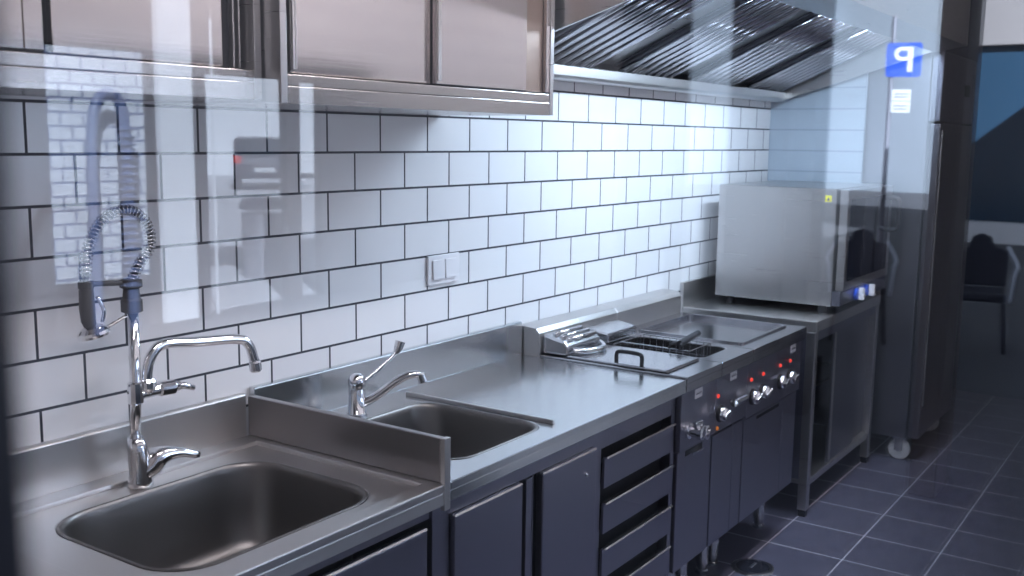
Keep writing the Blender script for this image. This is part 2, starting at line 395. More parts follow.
b = mk(); tube(b, [(-.379, FYY - .006, 1.298), (-.3795, FYY - .006, 1.285), (-.38, FYY - .007, 1.25), (-.379, FYY - .008, 1.225), (-.376, FYY - .01, 1.212)], [.012, .0145, .0155, .0145, .012], 16)
hs = obj('handset', b, RUBBER, t, smooth=True)
b = mk(); lathe(b, (-.375, FYY - .01, 1.216), (.2, -.12, -1), [(0, .010), (.006, .022), (.014, .031), (.02, .0325), (.025, .030), (.026, .01)], 28); obj('spray_head', b, CHROME, hs, smooth=False)
b = mk(); tube(b, smooth_path([(-.368, FYY - .024, 1.275), (-.358, FYY - .03, 1.245), (-.36, FYY - .026, 1.222)], 4), .004, 8); obj('trigger', b, CHROME, hs, smooth=True)
b = mk(); tube(b, [(-.385, FYY - .002, 1.2985), (-.29, FYY, 1.291)], .0055, 10); lathe(b, (-.379, FYY - .005, 1.29), (0, 0, 1), [(0, .0155), (.014, .0155)], 16)
obj('support_arm', b, RUBBER, t)
b = mk(); tube(b, [(-.345, FYY - .012, 1.205), (-.29, FYY - .004, 1.222)], .0035, 8); obj('rest_hook', b, CHROME, t)

# ------------------------------------------------------------------ worktop sink unit with drawers
B2 = (.245, .63, -.57, -.165)
X0, X1 = .131, 1.331
t = thing('sink_unit', 'steel worktop unit with a small sink, sliding doors and four drawers', 'sink', (.73, -.32, 0), 'steel sink units')
worktop(t, X0, X1, (B2[0] - .008, B2[1] + .008, B2[2] - .008, B2[3] + .008), .972)
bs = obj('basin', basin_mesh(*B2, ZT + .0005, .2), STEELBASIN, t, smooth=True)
b = mk(); lathe(b, (.4375, -.36, ZT - .1985), (0, 0, 1), [(0, .045), (.003, .045), (.004, .036), (.0015, .034), (.0015, .001)], 24); obj('drain', b, CHROMEDULL, bs)
b = mk(); prism(b, [(.648, ZT), (.6495, ZT + .011), (.6595, ZT + .011), (.661, ZT)], 'y', -.58, -.075); obj('drainer_ridge', b, STEEL, t, bev=.002)
b = mk(); box(b, X0, X0 + .04, -.61, -.03, .15, ZT - .02); box(b, X1 - .025, X1, -.61, -.03, .15, ZT - .02)
box(b, X0 + .04, X1 - .025, -.61, -.595, .7615, ZT - .046); box(b, X0 + .04, X1 - .025, -.61, -.03, .15, .168); box(b, .814, .86, -.61, -.03, .168, .765)
box(b, X0 + .04, X1 - .025, -.04, -.03, .168, .6); box(b, .8605, X1 - .0255, -.609, -.596, .742, .7645)
obj('carcass', b, STEELDARK, t, bev=.0015)
obj('interior_shade_panel', box(mk(), X0 + .041, .813, -.57, -.56, .169, .764), DARK, t)  # near-black sheet in place of the shaded inside behind the doors
b = mk(); box(b, .474, .5, -.616, -.594, .17, .7605); box(b, .508, .513, -.612, -.594, .17, .7605); obj('track_post', b, STEELDARK, t, bev=.001)
obj('door', box(mk(), .175, .447, -.624, -.6, .172, .757), STEELDARK, t, bev=.0025)
obj('door_edge', prism(mk(), chamfer(-.6245, .7573), 'x', .176, .446), CHROMEDULL, t)
obj('door_edge', prism(mk(), chamfer(-.6245, .7573), 'x', .541, .809), CHROMEDULL, t)
d = obj('door', box(mk(), .54, .81, -.624, -.6005, .172, .757), STEELDARK, t, bev=.0035)
b = mk(); lathe(b, (.755, -.6245, .70), (0, -1, 0), [(0, .006), (.003, .006), (.004, .004)], 14); obj('lock', b, CHROMEDULL, d)
obj('cavity_shade_panel', box(mk(), .862, X1 - .027, -.575, -.565, .17, .764), DARK, t)  # dark sheet gives the shade seen through the drawer gaps
for z in (.715, .5805, .446, .3115):
    b = mk(); prism(b, [(-.618, z - .088), (-.618, z - .002), (-.6275, z), (-.6275, z + .001), (-.612, z + .001), (-.607, z - .088)], 'x', .866, X1 - .029)
    d = obj('drawer', b, STEELDARK, t, bev=.0012)
    b = mk(); box(b, .88, X1 - .04, -.606, -.58, z - .08, z - .02); obj('drawer_box', b, DARK, d)
    obj('pull_edge', prism(mk(), chamfer(-.6285, z + .0012), 'x', .866, X1 - .029), CHROMEDULL, d)
obj('drawer', box(mk(), .866, X1 - .029, -.618, -.606, .17, .205), STEELDARK, t, bev=.001)
legs(t, [(X0 + .06, -.55), (X1 - .05, -.55), (X0 + .06, -.08), (X1 - .05, -.08)], .15)

# elbow lever tap
FX2, FY2 = .414, -.105
t = thing('lever_tap', 'short chrome mixer tap with a long elbow lever at the small sink', 'tap', (FX2, FY2, ZT), 'kitchen taps')
b = mk(); lathe(b, (FX2, FY2, ZT + .0008), (0, 0, 1), [(0, .027), (.004, .028), (.006, .0245), (.07, .0225), (.075, .021), (.078, .0235), (.094, .0235), (.106, .018), (.112, .008)], 28); obj('tap_body', b, CHROME, t, smooth=True)
b = mk(); pl = smooth_path([(FX2 + .012, FY2 - .006, .94), (FX2 + .05, FY2 - .02, .965), (FX2 + .1, FY2 - .035, 1.0), (FX2 + .118, FY2 - .042, 1.018)], 5)
tube(b, pl, .0055, 12); lv = obj('lever', b, CHROME, t, smooth=True)
b = mk(); tube(b, [(FX2 + .112, FY2 - .04, 1.01), (FX2 + .12, FY2 - .043, 1.025), (FX2 + .126, FY2 - .045, 1.042)], [.007, .0125, .014], 14); obj('lever_paddle', b, CHROMEDULL, lv)
b = mk(); pl = smooth_path([(FX2 + .008, FY2 - .01, .885), (FX2 + .03, FY2 - .04, .905), (FX2 + .062, FY2 - .078, .943), (FX2 + .085, FY2 - .105, .961), (FX2 + .102, FY2 - .123, .965), (FX2 + .113, FY2 - .131, .957)], 6)
tube(b, pl, [.013 - .004 * i / (len(pl) - 1) for i in range(len(pl))], 14); so = obj('spout', b, CHROME, t, smooth=True)
b = mk(); lathe(b, (FX2 + .11, FY2 - .129, .967), (.25, -.2, -1), [(0, .010), (.003, .0125), (.024, .0125), (.027, .010)], 18); obj('aerator', b, CHROMEDULL, so)

# switch plate
t = thing('wall_switch', 'white double light switch on the tiled wall above the small sink', 'switch', (.912, -.0005, 1.195))
obj('plate', box(mk(), .834, .99, -.009, -.0005, 1.149, 1.24), WHITEP, t, bev=.003)
for a in (.853, .915): obj('rocker', prism(mk(), [(-.0092, 1.166), (-.016, 1.166), (-.0125, 1.226), (-.0092, 1.226)], 'x', a, a + .055), WHITEP, t, bev=.002)

# ------------------------------------------------------------------ cooking range
def label_plate(t, x, z, w=.056, h=.03, y=-.627):
    o = obj('label_plate', box(mk(), x - w / 2, x + w / 2, y - .002, y, z - h / 2, z + h / 2), LABELM, t)
    b = mk()
    for k in range(7):
        xx = x - w * .36 + k * w * .12; box(b, xx - w * .028, xx + w * .028, y - .0026, y - .0021, z - h * (.06 + .08 * ((k * 3) % 2)), z + h * (.06 + .1 * (k % 2)))
    obj('lettering', b, LABELT, o); return o
def knob(t, x, z, y=-.627, ang=25):
    b = mk(); lathe(b, (x, y - .0005, z), (0, -1, 0), [(0, .03), (.006, .03), (.008, .027), (.0085, .02)], 28); o = obj('knob', b, BLACK, t)
    b = mk(); lathe(b, (x, y - .0095, z), (0, -1, 0), [(0, .025), (.004, .026), (.012, .024), (.014, .020)], 24)
    a = math.radians(ang); ca, sa = math.cos(a), math.sin(a)
    pr = [(-.023, -.007), (.023, -.007), (.023, .007), (-.023, .007)]
    prism(b, [(x + p[0] * ca - p[1] * sa, z + p[0] * sa + p[1] * ca) for p in pr], 'y', y - .034, y - .0215)
    obj('knob_grip', b, CHROMEDULL, o, bev=.0015)
def lamp(t, x, z, m, y=-.627):
    b = mk(); lathe(b, (x, y - .0005, z), (0, -1, 0), [(0, .0075), (.003, .0075), (.005, .006), (.007, .003)], 16); obj('pilot_lamp', b, m, t)
ZC = .862
def cooker(x0, x1, label, opening, panel_z, group='cooking appliances in the steel row'):
    t = thing('cooker', label, 'cooker', ((x0 + x1) / 2, -.32, 0), group)
    b = mk(); box(b, x0 + .002, x1 - .002, -.6, -.03, .2, panel_z); box(b, x0 + .002, x1 - .002, -.615, -.03, panel_z, .80)
    obj('body', b, STEELDARK, t, bev=.0015)
    b = mk(); box(b, x0 + .002, x1 - .002, -.627, -.6155, panel_z + .002, .812); obj('control_panel', b, STEELDARK, t, bev=.0015)
    b = mk(); slab_frame(b, rect(x0 + .001, x1 - .001, YF, -.09), opening, ZC - .02, ZC); box(b, x0 + .001, x1 - .001, YF, YF + .02, .813, ZC - .0205)
    obj('hob_top', b, GRIDDLE, t, bev=.0025)
    b = mk(); prism(b, [(-.0895, .81), (-.0895, .935), (-.075, .952), (-.006, .958), (-.006, .81)], 'x', x0 + .001, x1 - .001); obj('rear_flue', b, STEELX, t, bev=.002)
    legs(t, [(x0 + .05, -.5), (x1 - .045, -.5), (x0 + .05, -.08), (x1 - .045, -.08)], .2, .0225)
    return t
def u_handle(b, p, q, h, r=.007):
    p, q = Vector(p), Vector(q); z = Vector((0, 0, h)); d = (q - p).normalized() * h * .35
    tube(b, smooth_path([p, p + z * .7, p + z + d, q + z - d, q + z * .7, q], 6), r, 10)

A0, A1, Bx1, C1 = 1.337, 1.612, 1.893, 2.462
# narrow fryer next to the worktop
op = rrect(A0 + .03, A1 - .03, -.56, -.2, .03, 5)
t = cooker(A0, A1, 'narrow fryer next to the worktop, with a chrome drain valve and a lidded tank', op, .612)
b = mk(); box(b, A0 + .035, A1 - .035, -.555, -.205, .7, ZC - .03); obj('tank', b, OIL, t)
ld = obj('lid', prism(mk(), [(-.57, ZC + .001), (-.565, ZC + .009), (-.195, ZC + .009), (-.19, ZC + .001)], 'x', A0 + .012, A1 - .014), GRIDDLE, t, bev=.003)
b = mk(); u_handle(b, (A0 + .03, -.375, ZC + .0095), (A0 + .03, -.468, ZC + .0095), .036); obj('lid_handle', b, BLACK, ld, smooth=True)
b = mk(); prism(b, [(-.19, ZC + .004), (-.195, .895), (-.175, .915), (-.1, .93), (-.0905, .93), (-.0905, ZC + .004)], 'x', A0 + .02, A1 - .03)
hd = obj('heater_head', b, CHROMEDULL, t, bev=.008)
b = mk()
for k in range(3): tube(b, [(A0 + .05, -.178 + .028 * k, .918 + .006 * k), (A1 - .05, -.178 + .028 * k, .918 + .006 * k)], .0085, 10)
obj('head_ridge', b, CHROME, hd, smooth=True)
b = mk(); tube(b, smooth_path([(A0 + .04, -.2, .885), (A0 + .07, -.235, .882), (A0 + .17, -.245, .88), (A1 - .05, -.2, .885)], 6), .011, 12); obj('head_handle', b, CHROMEDULL, hd, smooth=True)
label_plate(t, 1.465, .785)
b = mk(); lathe(b, (1.395, -.628, .675), (0, -1, 0), [(0, .026), (.008, .026), (.01, .018), (.035, .017), (.037, .022), (.052, .022), (.055, .012)], 20)
v = obj('drain_valve', b, CHROME, t)
b = mk(); box(b, 1.37, 1.42, -.668, -.655, .692, .712); obj('valve_lever', b, CHROMEDULL, v, bev=.003)
b = mk(); lathe(b, (1.435, -.628, .668), (0, -1, 0), [(0, .02), (.02, .02), (.022, .024), (.05, .024), (.052, .016), (.04, .014)], 18); obj('valve_outlet', b, CHROME, v)
dr = obj('door', box(mk(), A0 + .006, A1 - .006, -.618, -.6015, .205, .607), STEELDARK, t, bev=.002)
obj('slot_shade_strip', box(mk(), 1.4, 1.53, -.6195, -.6185, .585, .603), DARK, dr); obj('slot_lip', box(mk(), 1.45, 1.53, -.624, -.6196, .578, .585), CHROMEDULL, dr)  # dark strip on the door paints the shade of its grip slot
# second fryer
op = rrect(A1 + .03, Bx1 - .03, -.56, -.2, .03, 5)
t = cooker(A1, Bx1, 'narrow fryer with a black-handled basket, one knob and two lamps', op, .612)
b = mk(); slab_frame(b, rrect(A1 + .03, Bx1 - .03, -.56, -.2, .03, 5), rrect(A1 + .034, Bx1 - .034, -.556, -.204, .028, 5), .7, ZC - .004); box(b, A1 + .03, Bx1 - .03, -.56, -.2, .69, .7); obj('tank', b, OIL, t)
b = mk(); gx0, gx1, gy0, gy1 = A1 + .05, Bx1 - .05, -.5, -.23
for k in range(11):
    y = gy0 + (gy1 - gy0) * k / 10; tube(b, [(gx0, y, ZC + .012), (gx0, y, .76), (gx1, y, .76), (gx1, y, ZC + .012)], .0014, 5)
for k in range(8):
    x = gx0 + (gx1 - gx0) * k / 7; tube(b, [(x, gy0, ZC + .012), (x, gy0, .76), (x, gy1, .76), (x, gy1, ZC + .012)], .0014, 5)
for z in (.79, .825, ZC + .012): tube(b, [(gx0, gy0, z), (gx1, gy0, z), (gx1, gy1, z), (gx0, gy1, z), (gx0, gy0, z)], .0022 if z > .85 else .0014, 5)
bk = obj('basket', b, CHROMEDULL, t)
b = mk(); tube(b, [(1.664, -.46, .874), (1.655, -.47, .892), (1.70, -.455, .897)], .004, 8); tube(b, [(1.664, -.42, .874), (1.66, -.43, .892), (1.70, -.452, .897)], .004, 8); tube(b, [(1.675, -.456, .893), (1.84, -.45, .905)], .012, 12); obj('basket_handle', b, BLACK, bk)
b = mk(); prism(b, [(-.19, ZC + .004), (-.19, .9), (-.1, .915), (-.0905, .915), (-.0905, ZC + .004)], 'x', A1 + .03, Bx1 - .03); obj('heater_head', b, CHROMEDULL, t, bev=.006)
label_plate(t, 1.755, .79)
knob(t, 1.645, .677, ang=20); lamp(t, 1.625, .742, REDLAMP); lamp(t, 1.628, .628, ORANGE)
b = mk(); tube(b, [(1.71, -.652, .703), (1.81, -.652, .703)], .014, 16); box(b, 1.73, 1.74, -.645, -.6275, .697, .709); box(b, 1.78, 1.79, -.645, -.6275, .697, .709); obj('bar_handle', b, CHROMEDULL, t)
obj('door', box(mk(), A1 + .006, 1.797, -.618, -.6015, .205, .6), STEELDARK, t, bev=.002)
obj('slot_shade_strip', box(mk(), 1.68, 1.79, -.6155, -.6, .6, .61), DARK, t)  # slot shade as a near-black strip
obj('side_panel', box(mk(), 1.803, Bx1 - .003, -.617, -.6015, .205, .6), STEELDARK, t, bev=.002)
# griddle
op = rrect(Bx1 + .05, C1 - .045, -.58, -.15, .015, 4)
t = cooker(Bx1, C1, 'wide electric griddle with four knobs and four red lamps', op, .6)
b = mk(); slab_frame(b, rrect(Bx1 + .05, C1 - .045, -.58, -.15, .015, 4), rrect(Bx1 + .06, C1 - .055, -.57, -.16, .012, 4), ZC - .03, ZC + .007); box(b, Bx1 + .061, C1 - .056, -.569, -.161, ZC - .03, ZC - .012)
obj('griddle_plate', b, GRIDDLE, t, bev=.001)
label_plate(t, 2.36, .787)
for x in (1.942, 2.038): knob(t, x, .675, ang=22)
for x in (2.228, 2.33): knob(t, x, .677, ang=18)
for x in (1.925, 2.043, 2.222, 2.332): lamp(t, x, .742, REDLAMP)
dr = obj('door', box(mk(), Bx1 + .006, 2.3, -.618, -.6015, .205, .592), STEELDARK, t, bev=.002)
obj('slot_shade_strip', box(mk(), 2.02, 2.255, -.6195, -.6185, .572, .584), DARK, dr)  # shade of the long grip slot, done as a near-black strip
obj('side_panel', box(mk(), 2.306, C1 - .004, -.617, -.6015, .205, .592), STEELDARK, t, bev=.002)

# ------------------------------------------------------------------ oven table
TX0, TX1 = 2.632, 3.6
t = thing('oven_table', 'steel table cabinet with sliding doors under the countertop oven', 'table', ((TX0 + TX1) / 2, -.32, 0))
b = mk(); box(b, TX0, TX1, -.632, -.02, ZT - .046, ZT); obj('table_top', b, STEELX, t, bev=.003)
b = mk(); box(b, TX0, TX1, -.0195, -.003, ZT - .046, .965); obj('backsplash', b, STEELX, t, bev=.002)
b = mk(); box(b, TX1 - .012, TX1, -.63, -.0205, ZT + .0005, .95); obj('end_upstand', b, STEELX, t, bev=.002)
for x, y in ((TX0, -.628), (TX1 - .04, -.628), (TX0, -.07), (TX1 - .04, -.07)):
    lg = obj('leg', box(mk(), x, x + .04, y, y + .04, .03, ZT - .047), STEEL, t, bev=.003)
    obj('leg_foot', box(mk(), x + .004, x + .036, y + .004, y + .036, 0, .0295), BLACK, lg, bev=.003)
b = mk(); box(b, TX0 + .041, TX1 - .041, -.62, -.04, .13, .16); obj('bottom_shelf', b, STEEL, t, bev=.002)
obj('middle_shelf', box(mk(), TX0 + .041, TX1 - .041, -.5, -.04, .47, .485), STEEL, t, bev=.002)
b = mk(); box(b, TX0 + .041, TX1 - .041, -.039, -.03, .161, ZT - .047); box(b, TX0 + .012, TX0 + .028, -.587, -.071, .161, ZT - .047); box(b, TX1 - .028, TX1 - .012, -.587, -.071, .161, ZT - .047); obj('side_panel', b, STEELDARK, t)
b = mk(); box(b, TX0 + .041, TX1 - .041, -.622, -.6, ZT - .09, ZT - .0465); obj('top_rail', b, STEELDARK, t, bev=.002)
for a, c, y in ((2.95, 3.33, -.612), (3.25, TX1 - .045, -.594)):
    d = obj('door', box(mk(), a, c, y, y + .014, .163, ZT - .092), FRIDGESTEEL, t, bev=.002)
    obj('door_edge', box(mk(), a + .002, a + .022, y - .005, y - .0005, .17, ZT - .096), STEEL, d, bev=.0015)

# countertop oven
OX0, OX1, OZ0, OZ1 = 2.832, 3.555, .893, 1.402
t = thing('countertop_oven', 'boxy steel convection oven with a yellow sticker standing on the table', 'oven', ((OX0 + OX1) / 2, -.36, ZT), )
b = mk(); box(b, OX0, OX1, -.622, -.085, OZ0, OZ1); obj('body', b, STEEL, t, bev=.004)
d = obj('door', box(mk(), OX0 + .012, OX1 - .004, -.668, -.632, OZ0 + .07, OZ1 - .004), STEEL, t, bev=.004)
obj('door_glass', box(mk(), OX0 + .05, OX1 - .06, -.6695, -.6685, OZ0 + .11, OZ1 - .045), DARKGLASS, d)
b = mk(); u = [(3.5, -.669, 1.345), (3.5, -.71, 1.33), (3.5, -.715, 1.27), (3.5, -.71, 1.2), (3.5, -.669, 1.185)]; tube(b, smooth_path(u, 6), .012, 12); obj('door_handle', b, BLACK, d, smooth=True)
b = mk(); box(b, OX0 + .004, OX1 - .004, -.66, -.6225, OZ0 + .004, OZ0 + .066); cp = obj('control_panel', b, STEELDARK, t, bev=.003)
for x, m in ((3.05, BLUEP), (3.21, BLUEP)):
    b = mk(); lathe(b, (x, -.661, OZ0 + .035), (0, -1, 0), [(0, .026), (.012, .026), (.014, .022)], 24); o = obj('knob', b, m, cp)
    o2 = obj('knob_grip', box(mk(), x + .004, x + .022, -.7, -.6755, OZ0 + .008, OZ0 + .062), WHITEP, cp, bev=.003)
lamp(cp, 3.03, OZ0 + .035, REDLAMP, y=-.66) if False else None
b = mk(); box(b, OX0 - .0008, OX0 - .0001, -.6, -.572, 1.345, 1.372); st = obj('warning_sticker', b, YELLOW, t)
b = mk(); prism(b, [(-.593, 1.35), (-.579, 1.35), (-.586, 1.366)], 'x', OX0 - .0013, OX0 - .0009); obj('warning_triangle', b, LABELT, st)
for x in (OX0 + .05, OX1 - .05):
    for y in (-.57, -.14):
        b = mk(); lathe(b, (x, y, ZT + .0006), (0, 0, 1), [(0, .02), (.005, .021), (OZ0 - ZT - .001, .016)], 14); obj('foot', b, BLACK, t)

# ------------------------------------------------------------------ tall fridge
RX0, RX1 = 3.69, 4.45
t = thing('tall_fridge', 'tall steel fridge on casters beyond the oven table', 'fridge', ((RX0 + RX1) / 2, -.44, 0))
b = mk(); box(b, RX0, RX1, -.775, -.06, .125, 2.04); obj('body', b, FRIDGESTEEL, t, bev=.004)
d = obj('door', box(mk(), RX0 + .002, RX1 - .002, -.835, -.783, .13, 1.695), FRIDGESTEEL, t, bev=.008, segs=3)
obj('door_handle', box(mk(), RX0 + .012, RX0 + .03, -.843, -.8355, .3, 1.66), CHROMEDULL, d, bev=.003)
c = obj('control_panel', box(mk(), RX0 + .002, RX1 - .002, -.83, -.7755, 1.702, 2.035), STEELDARK, t, bev=.006)
obj('panel_display', box(mk(), 4.2, 4.32, -.832, -.8305, 1.84, 1.9), BLACK, c)
for x in (RX0 + .06, RX1 - .06):
    for y in (-.735, -.12):
        b = mk(); box(b, x - .028, x - .02, y - .02, y + .02, .05, .11); box(b, x + .02, x + .028, y - .02, y + .02, .05, .11); box(b, x - .035, x + .035, y - .035, y + .035, .11, .1245); lathe(b, (x - .032, y, .052), (1, 0, 0), [(0, .008), (.064, .008)], 12)
        k = obj('caster', b, CHROMEDULL, t)
        b = mk(); lathe(b, (x - .0185, y, .052), (1, 0, 0), [(0, .03), (.002, .046), (.006, .052), (.031, .052), (.035, .046), (.037, .03)], 28); obj('wheel', b, WHEEL, k)

# ------------------------------------------------------------------ extractor hood
HX0, HX1 = .93, 3.6
t = thing('extractor_hood', 'long steel extractor hood with slanted baffle filters over the cooking row', 'hood', ((HX0 + HX1) / 2, -.47, 1.8))
b = mk(); prism(b, [(-.003, 1.80), (-.003, 1.86), (-.03, 1.86), (-.03, 1.825), (-.085, 1.825), (-.085, 1.845), (-.1, 1.845), (-.1, 1.81), (-.09, 1.80)], 'x', HX0 + .012, HX1 - .012); obj('gutter', b, STEELX, t, bev=.002)
for x in (HX0, HX1 - .012):
    b = mk(); prism(b, [(-.003, 1.80), (-.1, 1.81), (-.80, 2.025), (-.945, 2.045), (-.945, 2.3), (-.003, 2.3)], 'x', x, x + .012); obj('side_panel', b, STEEL, t, bev=.001)
b = mk(); prism(b, [(-.945, 2.045), (-.945, 2.3), (-.93, 2.3), (-.93, 2.06), (-.81, 2.032), (-.81, 2.018)], 'x', HX0 + .0125, HX1 - .0125); obj('fascia', b, STEEL, t, bev=.002)
b = mk(); box(b, HX0 + .0125, HX1 - .0125, -.9295, -.003, 2.28, 2.3); box(b, HX0 + .0125, HX1 - .0125, -.018, -.003, 1.861, 2.2795); obj('canopy', b, STEEL, t)
def slope(y): return 1.848 + (-y - .07) * .45
b = mk(); prism(b, [(-.072, slope(-.072) + .022), (-.83, slope(-.83) + .022), (-.83, slope(-.83) + .03), (-.072, slope(-.072) + .03)], 'x', HX0 + .0125, HX1 - .0125); obj('filter_shelf', b, STEEL, t)
for fx in (1.20, 1.835, 2.47, 3.095):
    b = mk(); wd = .455
    prism(b, [(-.075, slope(-.075) + .012), (-.80, slope(-.8) + .012), (-.80, slope(-.8) + .02), (-.075, slope(-.075) + .02)], 'x', fx, fx + wd)
    f_o = obj('filter', b, FILTERM, t)
    for k in range(7):
        x = fx + .035 + k * .064
        b = mk(); tube(b, [(x, -.082, slope(-.082) - .006), (x, -.795, slope(-.795) - .006)],   .012, 10); obj('baffle', b, BAFFLE, f_o, smooth=True)

# floor drain
t = thing('floor_drain', 'round steel floor drain set in the slate tiles', 'drain', (2.0, -.64, 0))
b = mk(); lathe(b, (2.0, -.64, .0002), (0, 0, 1), [(0, .082), (.004, .08), (.0055, .074)], 40); fr = obj('drain_rim', b, CHROMEDULL, t)
b = mk(); lathe(b, (2.0, -.64, .006), (0, 0, 1), [(0, .062), (.0015, .060)], 36); cvr = obj('drain_cover', b, DARKGLASS, t)
b = mk(); box(b, 1.975, 2.03, -.646, -.634, .0078, .012); obj('lift_grip', b, CHROMEDULL, t, bev=.002)

# ------------------------------------------------------------------ lamps and daylight
def area(name, loc, size, power, col, rot=(0, 0, 0)):
    l = bpy.data.lights.new(name, 'AREA'); l.shape = 'RECTANGLE'; l.size, l.size_y = size; l.energy = power; l.color = col
    o = bpy.data.objects.new(name, l); COL.objects.link(o); o.location = loc; o.rotation_euler = rot; return o
LAMPON = emitter('lit_lamp_cover', (1, .96, .95), 3)
for x, wh in ((-.6, 'before the spray tap'), (1.2, 'before the drawers'), (3.0, 'before the oven')):
    t = thing('ceiling_light', 'long ceiling light fitting over the aisle ' + wh, 'ceiling light', (x, -1.2, 2.8), 'ceiling lights above the aisle')
    b = mk(); box(b, x - .62, x + .62, -1.27, -1.13, 2.74, 2.799); obj('housing', b, WHITEP, t, bev=.004)
    obj('diffuser', box(mk(), x - .6, x + .6, -1.255, -1.145, 2.733, 2.7395), LAMPON, t)
    area('ceiling_lamp', (x, -1.2, 2.725), (1.2, .1), PC, (1, .91, .92))
for x in (1.7, 2.66):
    area('hood_lamp', (x, -.76, 2.115), (.75, .06), PH, (.66, .83, 1), (math.radians(8), 0, 0))

# ------------------------------------------------------------------ the street outside, seen only as reflections in the shop window
CONCRETE = principled('grey_pavement', (.035, .035, .04), .85, bump=.3, nscale=(6, 6, 6))
DARKSTONE = principled('dark_facade', (.035, .03, .032), .8, bump=.2, nscale=(3, 3, 3))
PALESTONE = principled('pale_render', (.82, .82, .84), .8, bump=.1, nscale=(3, 3, 3))
BEIGE = principled('beige_fascia', (.17, .15, .145), .7)
BLUEGLASS = principled('blue_shop_glazing', (.014, .036, .062), .15)
CARPAINT = principled('dark_car_paint', (.03, .03, .045), .3)
CARGLASS = principled('car_glass', (.02, .03, .04), .08)
TAIL = principled('red_tail_light', (.6, .03, .03), .3)
BINM = principled('grey_bin', (.22, .22, .25), .5, .6)
SIGNBLUE = principled('sign_blue', (.012, .06, .36), .45)
SIGNWHITE = principled('sign_white', (.5, .5, .5), .5)
PIPEWHITE = principled('white_drainpipe', (.8, .8, .82), .5)
TILE_OUT = tile_material('white_street_tiles', 0, 0, w=.2, h=.11, mortar=.010, c1=(.66, .68, .72), c2=(.7, .72, .76), cm=(.10, .13, .25))
struct('street_ground', box(mk(), -30, 90, -80, GY - .11, -.3, -.03), CONCRETE)
# the kitchen's own building above and beside the room, which keeps the pavement in shade
b = mk(); box(b, -9, 40, GY - .1, 7, 2.96, 4.2); box(b, -9, -2.76, GY - .1, 7, -.03, 2.95); box(b, 6.21, 40, GY - .1, 7, -.03, 2.95)
struct('street_building_wall', b, DARKSTONE)
struct('street_shade_block', box(mk(), 40.01, 60, GY - .1, 7, -.03, 30), DARKSTONE)  # added unseen block, shades the far street from the sun
# building across the street: dark stone with openings, a tiled panel and a white pilaster
b = mk(); FYS = -9.0
for x0, x1, z0, z1 in ((-12, 2.98, -.03, 3.4), (2.98, 3.86, 2.27, 3.4), (2.98, 3.86, -.03, .4), (3.86, 3.96, -.03, 3.4), (4.3, 4.49, -.03, 3.4), (4.49, 5.44, 2.12, 3.4), (5.44, 5.62, -.03, 3.4), (5.62, 5.9, 2.1, 3.4), (5.9, 8.5, -.03, 3.4), (8.5, 13.9, -.03, 5)):
    box(b, x0, x1, FYS - .1, FYS, z0, z1)
struct('street_facade_wall', b, DARKSTONE)
struct('street_tiled_wall', box(mk(), 2.981, 3.859, FYS - .1, FYS - .02, .401, 2.269), TILE_OUT)
struct('street_pilaster_wall', box(mk(), 3.961, 4.299, FYS - .1, FYS + .06, -.03, 3.4), PALESTONE)
struct('street_square_floor', prism(mk(), [(3, FYS - .15), (12, FYS - .15), (26, -26), (26, -33.9), (3, -33.9)], 'z', -.029, -.02), principled('pale_paving', (.45, .45, .47), .85))
struct('street_far_wall', box(mk(), 4, 60, -36, -34, -.03, 14), PALESTONE)
struct('street_end_wall', box(mk(), 34, 34.3, -19, -9.3, -.03, 7), principled('pale_blue_render', (.17, .19, .21), .85))  # pale wall added so its reflection lightens the fridge side
b = mk(); tube(b, [(4.52, FYS + .05, -.03), (4.52, FYS + .05, 2.6)], .012, 10); tag(obj('street_drainpipe', b, PIPEWHITE), 'thin white drainpipe on the dark street facade', 'drainpipe')
for x0, x1, y, wh in ((2.45, 2.67, -3.5, 'standing alone nearest the kitchen sinks'), (3.66, 3.95, -3.5, 'the wider of the close pair'), (4.38, 4.63, -3.5, 'the slimmer of the close pair')):
    b = mk(); box(b, x0, x1, y - .24, y, -.03, 4.9); box(b, x0 - .03, x1 + .03, y - .27, y + .03, -.03, .3)
    o = tag(obj('street_column', b, DARKSTONE, bev=.01), 'dark square column outside the shop window, ' + wh, 'column', 'columns outside the window')
# pavilion at the end of the street
b = mk(); box(b, 17, 21, -5.35, GY - .11, 3.2, 5.2); struct('street_pavilion_fascia_wall', b, BEIGE)
struct('street_pavilion_window', box(mk(), 17.1, 20.9, -5.3, GY - .15, .32, 3.19), BLUEGLASS)
struct('street_pavilion_plinth_wall', box(mk(), 16.9, 21, -5.4, GY - .11, -.03, .31), PALESTONE)
b = mk(); box(b, 3.3, 3.62, -2.62, -2.5, -.03, 2.95); tag(obj('street_column', b, principled('brown_column', (.09, .07, .06), .6), bev=.008), 'brown slim column close to the shop window outside', 'column', 'columns outside the window')
t = thing('street_ghost_arch', 'added blue-grey coiled arch imitating a reflected spring tap, before the white street tiles', 'added arch', (3.27, -8.8, -.03))  # invented arch, imitates the ghost of a spring tap in the glass
hb = smooth_path([(3.215, -8.8, 0), (3.215, -8.8, 1.0), (3.225, -8.8, 1.6), (3.29, -8.8, 1.84), (3.4, -8.8, 1.9), (3.5, -8.8, 1.78), (3.53, -8.8, 1.4), (3.54, -8.8, .7), (3.54, -8.8, 0)], 8)
obj('arch_pipe', tube(mk(), hb, .045, 12), principled('blue_grey_pipe', (.12, .16, .3), .4), t)
b = mk()
for k in range(22): lathe(b, (3.532, -8.8, .35 + k * .06), (0, 0, 1), [(0, .05), (.012, .085), (.024, .05)], 12)
obj('arch_coil', b, principled('blue_grey_coil', (.16, .2, .34), .5), t)
